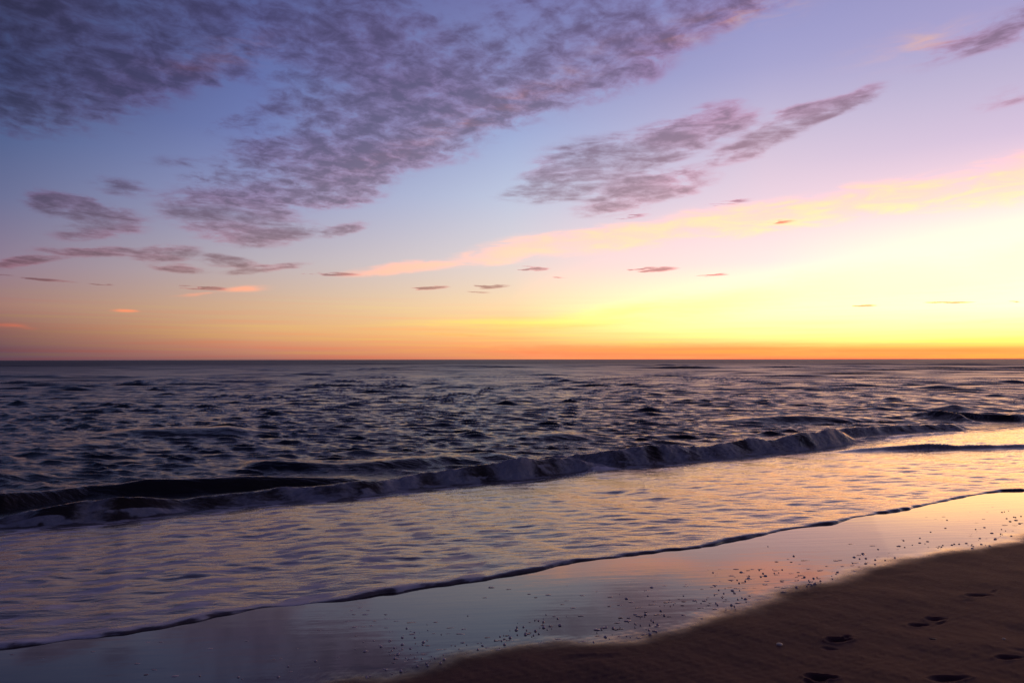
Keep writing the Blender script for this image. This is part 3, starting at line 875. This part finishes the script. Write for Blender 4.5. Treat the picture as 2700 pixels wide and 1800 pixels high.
# (pixel x, pixel y, width in pixels) read off the wet sand
SEEN = [
    (2283, 1461, 38), (2265, 1482, 28), (2300, 1482, 24), (2126, 1476, 20), (2205, 1477, 14), (2216, 1476, 9), (2303, 1438, 14), (2247, 1433, 12), (2381, 1422, 10), (2370, 1448, 8), (2415, 1450, 9),
    (2442, 1454, 16), (2471, 1442, 8), (2520, 1446, 12), (2515, 1459, 12), (2379, 1477, 16), (2398, 1472, 14), (2438, 1473, 12), (2345, 1467, 8), (2254, 1504, 12), (2272, 1500, 10), (2316, 1497, 10), (2248, 1490, 10),
    (2221, 1492, 8), (2180, 1492, 6), (2163, 1503, 14), (2132, 1499, 9), (2215, 1505, 12), (2197, 1506, 8), (2204, 1517, 10), (2164, 1524, 14), (2166, 1532, 26), (2137, 1537, 14), (2139, 1532, 9), (2118, 1523, 9), (2113, 1516, 10), (2092, 1511, 16),
    (2050, 1503, 15), (2055, 1514, 19), (2068, 1528, 16), (2062, 1532, 8), (2056, 1546, 22), (2074, 1547, 24), (2066, 1559, 12), (1908, 1500, 20), (1942, 1500, 14), (1984, 1500, 11), (1973, 1503, 10), (2008, 1518, 9), (2009, 1499, 15),
    (1963, 1509, 11), (1931, 1517, 14), (1985, 1525, 28), (1890, 1517, 12), (1893, 1511, 8), (1961, 1535, 11), (2023, 1531, 14), (2019, 1540, 12), (2015, 1570, 10), (2002, 1578, 11), (1976, 1577, 16), (1977, 1570, 8),
    (1932, 1547, 20), (1945, 1550, 15), (1965, 1550, 12), (1990, 1549, 8), (1886, 1542, 12), (1878, 1547, 10), (1888, 1564, 11), (1852, 1552, 9), (1905, 1573, 8), (1915, 1584, 16), (1947, 1588, 12), (1867, 1574, 7), (1832, 1582, 11), (1857, 1583, 9),
    (1830, 1530, 18), (1818, 1539, 22), (1815, 1545, 20), (1848, 1601, 14), (1885, 1604, 11), (1851, 1630, 9), (1803, 1620, 10), (1868, 1502, 7), (1876, 1478, 9), (1840, 1488, 6), (1867, 1491, 10), (2048, 1480, 8), (2078, 1473, 5),
    (2105, 1508, 7), (2109, 1486, 5), (2650, 1384, 12), (2680, 1384, 14), (2533, 1372, 10), (2577, 1378, 11), (2468, 1368, 10), (2486, 1370, 9), (2489, 1362, 8), (2557, 1357, 8), (2595, 1368, 9), (2559, 1349, 7), (2606, 1349, 8), (2444, 1363, 8), (2630, 1419, 7), (2642, 1405, 7), (2671, 1399, 6), (2615, 1396, 5),
    (1296, 1547, 15), (1342, 1552, 12), (1279, 1574, 10), (1500, 1543, 12), (1446, 1567, 15), (1395, 1565, 9), (1413, 1574, 8), (1536, 1569, 12), (1573, 1559, 9), (1609, 1573, 12), (1498, 1582, 16), (1484, 1592, 10), (1511, 1601, 12), (1461, 1623, 8), (1532, 1622, 13),
    (1621, 1518, 10), (1661, 1534, 6), (1690, 1533, 6), (1665, 1586, 12), (1711, 1555, 20), (1754, 1543, 14), (1767, 1586, 26), (1720, 1592, 16), (1725, 1584, 9), (1685, 1600, 16), (1635, 1594, 12), (1606, 1597, 7), (1740, 1618, 26), (1765, 1624, 10), (1636, 1627, 10), (1628, 1640, 14), (1592, 1653, 14), (1632, 1657, 20), (1580, 1675, 16), (1731, 1650, 11), (1727, 1662, 12), (1700, 1670, 14), (1635, 1676, 10), (1649, 1688, 16), (1547, 1689, 22), (1430, 1692, 18), (1472, 1683, 15), (1532, 1692, 12),
    (1092, 1639, 28), (1050, 1636, 18), (1024, 1629, 16), (1017, 1619, 8), (991, 1636, 12), (1036, 1664, 18), (1020, 1654, 13), (1087, 1671, 15), (1083, 1663, 7), (1149, 1639, 10), (1189, 1654, 18), (1223, 1670, 32), (1224, 1657, 11), (1182, 1669, 10), (1144, 1669, 9), (1169, 1710, 28), (1128, 1701, 12), (1220, 1693, 10), (1286, 1679, 12), (1320, 1687, 22), (1345, 1687, 18), (1338, 1674, 9), (1315, 1712, 14), (1331, 1708, 10), (1283, 1706, 8),
    (1057, 1714, 13), (1042, 1725, 13), (1117, 1723, 15), (1131, 1746, 10), (1076, 1741, 18), (1018, 1762, 18), (1002, 1700, 11), (967, 1716, 12), (939, 1736, 11), (965, 1650, 18), (935, 1652, 13), (979, 1648, 9), (916, 1637, 10), (942, 1676, 10), (930, 1608, 12), (951, 1601, 12), (971, 1608, 8), (963, 1619, 14), (933, 1619, 9),
    (33, 1724, 10), (115, 1733, 16), (246, 1717, 10), (392, 1692, 14), (391, 1684, 12), (425, 1692, 12), (362, 1748, 12), (408, 1764, 13), (462, 1781, 14), (385, 1777, 9), (480, 1670, 8), (466, 1679, 7), (522, 1676, 7), (555, 1709, 11), (652, 1689, 10), (786, 1660, 7), (786, 1709, 11), (776, 1751, 11), (726, 1738, 12), (740, 1735, 10), (842, 1661, 12), (850, 1628, 9), (891, 1732, 12), (868, 1667, 8), (843, 1760, 9), (745, 1798, 22)]


def on_sand(px, py):
    p_ = hit(px, py, slope=True)
    u_, d_ = ud(p_)
    return p_, u_, d_


def place_clump(px, py, wpx, mesh, label, group):
    p_, u_, d_ = on_sand(px, py)
    r_ = math.hypot(p_[0], p_[1])
    wid = wpx / 1800.0 * r_ * 1.3
    o = bpy.data.objects.new('foam_clump', mesh)
    o.location = (p_[0], p_[1], float(beach_z(np.array(d_))) - 0.001)
    o.scale = (wid, wid * random.uniform(0.6, 0.85), min(wid, 0.03) * random.uniform(0.22, 0.42))
    o.rotation_euler = (math.atan(SL) * -0.9, 0, R(random.uniform(-14, 14)))
    col.objects.link(o)
    o['label'] = label; o['category'] = 'foam'; o['group'] = group
    return o


ZONES = [(2330, 2800, 'tiny blob of froth on the golden wet sand at the right', 'specks of froth on the golden sand'),
         (1800, 2330, 'small brown blob of froth on the pink and blue wet sand beside the dry bank', 'blobs of froth on the pink sand'),
         (1280, 1800, 'small dark blob of froth on the mauve wet sand in the middle', 'blobs of froth on the mauve sand'),
         (-50, 1280, 'small dull blob of froth on the dark wet sand at the lower left', 'blobs of froth on the dark sand')]
NAMED = {(2283, 1461): 'long dark strip of froth on the pale blue sheen, farthest out of the strips',
         (2074, 1547): 'long dark strip of froth right at the edge of the brown sand',
         (2126, 1476): 'short wide strip of froth alone on the blue sheen',
         (1985, 1525): 'thin long strip of froth in the middle of the salmon pink reflection',
         (1092, 1639): 'thin pinkish strip of froth on the slate blue sheen, upper of the two wide ones',
         (1223, 1670): 'widest pinkish strip of froth on the slate blue sheen',
         (1169, 1710): 'tilted pinkish strip of froth near the lower edge of the slate blue sheen',
         (1767, 1586): 'wide tilted strip of froth at the end of the pink reflection',
         (1740, 1618): 'double strip of froth below the pink reflection',
         (1547, 1689): 'dark strip of froth stranded where the mauve sheen meets the brown sand',
         (2166, 1532): 'dark strip of froth touching the brown bank below a smaller blob'}


def zone(px):
    for z_ in ZONES:
        if z_[0] <= px < z_[1]:
            return z_
    return ZONES[-1]


ZW = [('golden', 'golden sheen'), ('pink', 'pink and blue sheen'), ('mauve', 'mauve sheen'), ('dark', 'dark slate sheen')]


def describe(px, py, w_, u_, d_):
    """label and group from size and from what the blob lies beside"""
    k_ = ZONES.index(zone(px))
    de = float(edge_d(np.array([u_]))[0]) - d_; dw_ = d_ - float(damp_d(np.array([u_]))[0])
    place = 'just below the water\'s edge' if de < 0.45 else ('against the brown sand' if dw_ < 0.30 else 'out on the open wet sand')
    size = 'broad flat patch' if w_ > 17 else ('rounded blob' if w_ > 9.5 else 'tiny speck')
    return '%s of froth %s, %s' % (size, place, ZW[k_][1]), 'froth: %s, %s, %s' % (size, place, ZW[k_][0])


count = 0
for (px, py, w_) in SEEN:
    mid_ = random.choice(long_ids if w_ > 15 else small_ids)
    z_ = zone(px)
    p_, u_, d_ = on_sand(px, py)
    lb_, gr_ = describe(px, py, w_, u_, d_)
    place_clump(px, py, w_, clumps[mid_][0], NAMED.get((px, py), lb_), gr_)
    count += 1
extra = []
tries = 0
while len(extra) < 298 - len(SEEN) + 300 and tries < 40000:
    tries += 1
    px, py = random.uniform(0, 2700), random.uniform(1290, 1799)
    p_, u_, d_ = on_sand(px, py)
    de = float(edge_d(np.array([u_]))[0]) - d_
    dw_ = d_ - float(damp_d(np.array([u_]))[0])
    if de < 0.12 or dw_ < 0.02:
        continue
    pr = math.exp(-((dw_ - 0.22) / 0.38) ** 2) * (1.0 if px > 900 else 0.35)
    if random.random() > pr or softnoise(np.array([u_]), np.array([d_]), 91, 0.7, 1)[0] < -0.1:
        continue
    extra.append((px, py, random.choice((4, 5, 6, 7, 9, 13)) * random.uniform(.8, 1.2)))
rest = extra[298 - len(SEEN):]
extra = extra[:298 - len(SEEN)]
vs, fs = [], []
for (px, py, w_) in rest:
    p_, u_, d_ = on_sand(px, py)
    wd = w_ * 0.7 / 1800 * math.hypot(p_[0], p_[1])
    b0 = len(vs)
    dome(0, 0, wd * .5, wd * .38, min(wd, .02) * .45, 6, 2, vs, fs, 0.12, random.uniform(-.3, .3))
    z0_ = float(beach_z(np.array(d_)))
    for k in range(b0, len(vs)):
        vs[k] = (vs[k][0] + p_[0], vs[k][1] + p_[1], vs[k][2] + z0_)
o = bpy.data.objects.new('foam_flecks', smooth_mesh('foam_flecks', vs, fs, m_froth)); col.objects.link(o)
o['kind'] = 'stuff'; o['label'] = 'tiny flecks of froth scattered over the wet sand between the larger blobs'; o['category'] = 'foam'
for (px, py, w_) in extra:
    z_ = zone(px)
    p_, u_, d_ = on_sand(px, py)
    lb_, gr_ = describe(px, py, w_, u_, d_)
    place_clump(px, py, w_, clumps[random.choice(small_ids)][0], lb_, gr_)


def stone_mesh(name, rx, ry, rz_, mat, seed):
    rs = random.Random(seed)
    vs, fs = [], []
    seg, ring = 12, 8
    bm_off = [rs.uniform(.88, 1.12) for _ in range(seg)]
    for j in range(1, ring):
        f = math.pi * j / ring - math.pi / 2
        for i in range(seg):
            a = 2 * math.pi * i / seg
            k = bm_off[i] * (1 + rs.uniform(-.03, .03))
            vs.append((rx * math.cos(a) * math.cos(f) * k, ry * math.sin(a) * math.cos(f) * k, rz_ * math.sin(f)))
    for j in range(ring - 2):
        for i in range(seg):
            i2 = (i + 1) % seg
            fs.append((j * seg + i, j * seg + i2, (j + 1) * seg + i2, (j + 1) * seg + i))
    vs += [(0, 0, -rz_), (0, 0, rz_)]
    for i in range(seg):
        fs.append(((i + 1) % seg, i, len(vs) - 2)); fs.append(((ring - 2) * seg + i, (ring - 2) * seg + (i + 1) % seg, len(vs) - 1))
    return smooth_mesh(name, vs, fs, mat)


def stone_material(name, c1, c2, rough):
    m_, t_, gg, p = new_mat(name)
    pos = gg.N.new('ShaderNodeTexCoord').outputs['Object']
    gg.put(p.inputs['Base Color'], gg.mix(gg.noise(pos, 120.0, detail=4, rough=.6), c1, c2))
    p.inputs['Roughness'].default_value = rough
    return m_


m_pale = stone_material('pale_shell', (0.42, 0.34, 0.28), (0.62, 0.52, 0.42), .5)
m_dark = stone_material('dark_stone', (0.02, 0.016, 0.016), (0.05, 0.04, 0.04), .5)


def put(name, mesh, px, py, dz, rz, label, cat, group=None):
    p_, u_, d_ = on_sand(px, py)
    o = bpy.data.objects.new(name, mesh)
    o.location = (p_[0], p_[1], float(beach_z(np.array(d_))) + dz)
    o.rotation_euler = (0, 0, R(rz)); col.objects.link(o)
    o['label'] = label; o['category'] = cat
    if group:
        o['group'] = group
    return o


# a half shell, hollow side down: a ribbed cap with its beak
vs, fs = [], []
seg, ring = 20, 6
for j in range(ring + 1):
    f = j / ring
    for i in range(seg):
        a = 2 * math.pi * i / seg
        rib = 1 + 0.04 * math.cos(a * 10) * (1 - f)
        rr_ = (1 - f ** 1.6) * rib
        vs.append((0.022 * rr_ * math.cos(a) - 0.004 * f, 0.016 * rr_ * math.sin(a) * (1.1 - .2 * math.cos(a)), 0.013 * math.sin(f * math.pi / 2) - 0.002))
for j in range(ring):
    for i in range(seg):
        i2 = (i + 1) % seg
        fs.append((j * seg + i, j * seg + i2, (j + 1) * seg + i2, (j + 1) * seg + i))
put('sea_shell', smooth_mesh('sea_shell', vs, fs, m_pale), 2056, 1700, 0.004, 20, 'small pale sea shell lying alone on the dark brown sand', 'shell')
put('pebble', stone_mesh('pebble', .012, .011, .008, m_pale, 3), 2647, 1687, 0.006, 0, 'tiny dull white pebble on the brown sand near the right edge', 'pebble', 'pebbles on the brown sand')
put('pebble', stone_mesh('pebble', .007, .006, .005, m_pale, 5), 2331, 1596, 0.003, 0, 'barely visible pale pebble on open brown sand between the wet edge and the footprints', 'pebble', 'pebbles on the brown sand')
put('pebble', stone_mesh('pebble', .024, .012, .008, m_dark, 8), 2461, 1686, 0.003, -18, 'flat dark pebble below the pair of footprints', 'pebble', 'pebbles on the brown sand')
put('pebble', stone_mesh('pebble', .011, .012, .008, m_dark, 9), 2537, 1703, 0.003, 0, 'round dark pebble to the right of the flat dark one', 'pebble', 'pebbles on the brown sand')
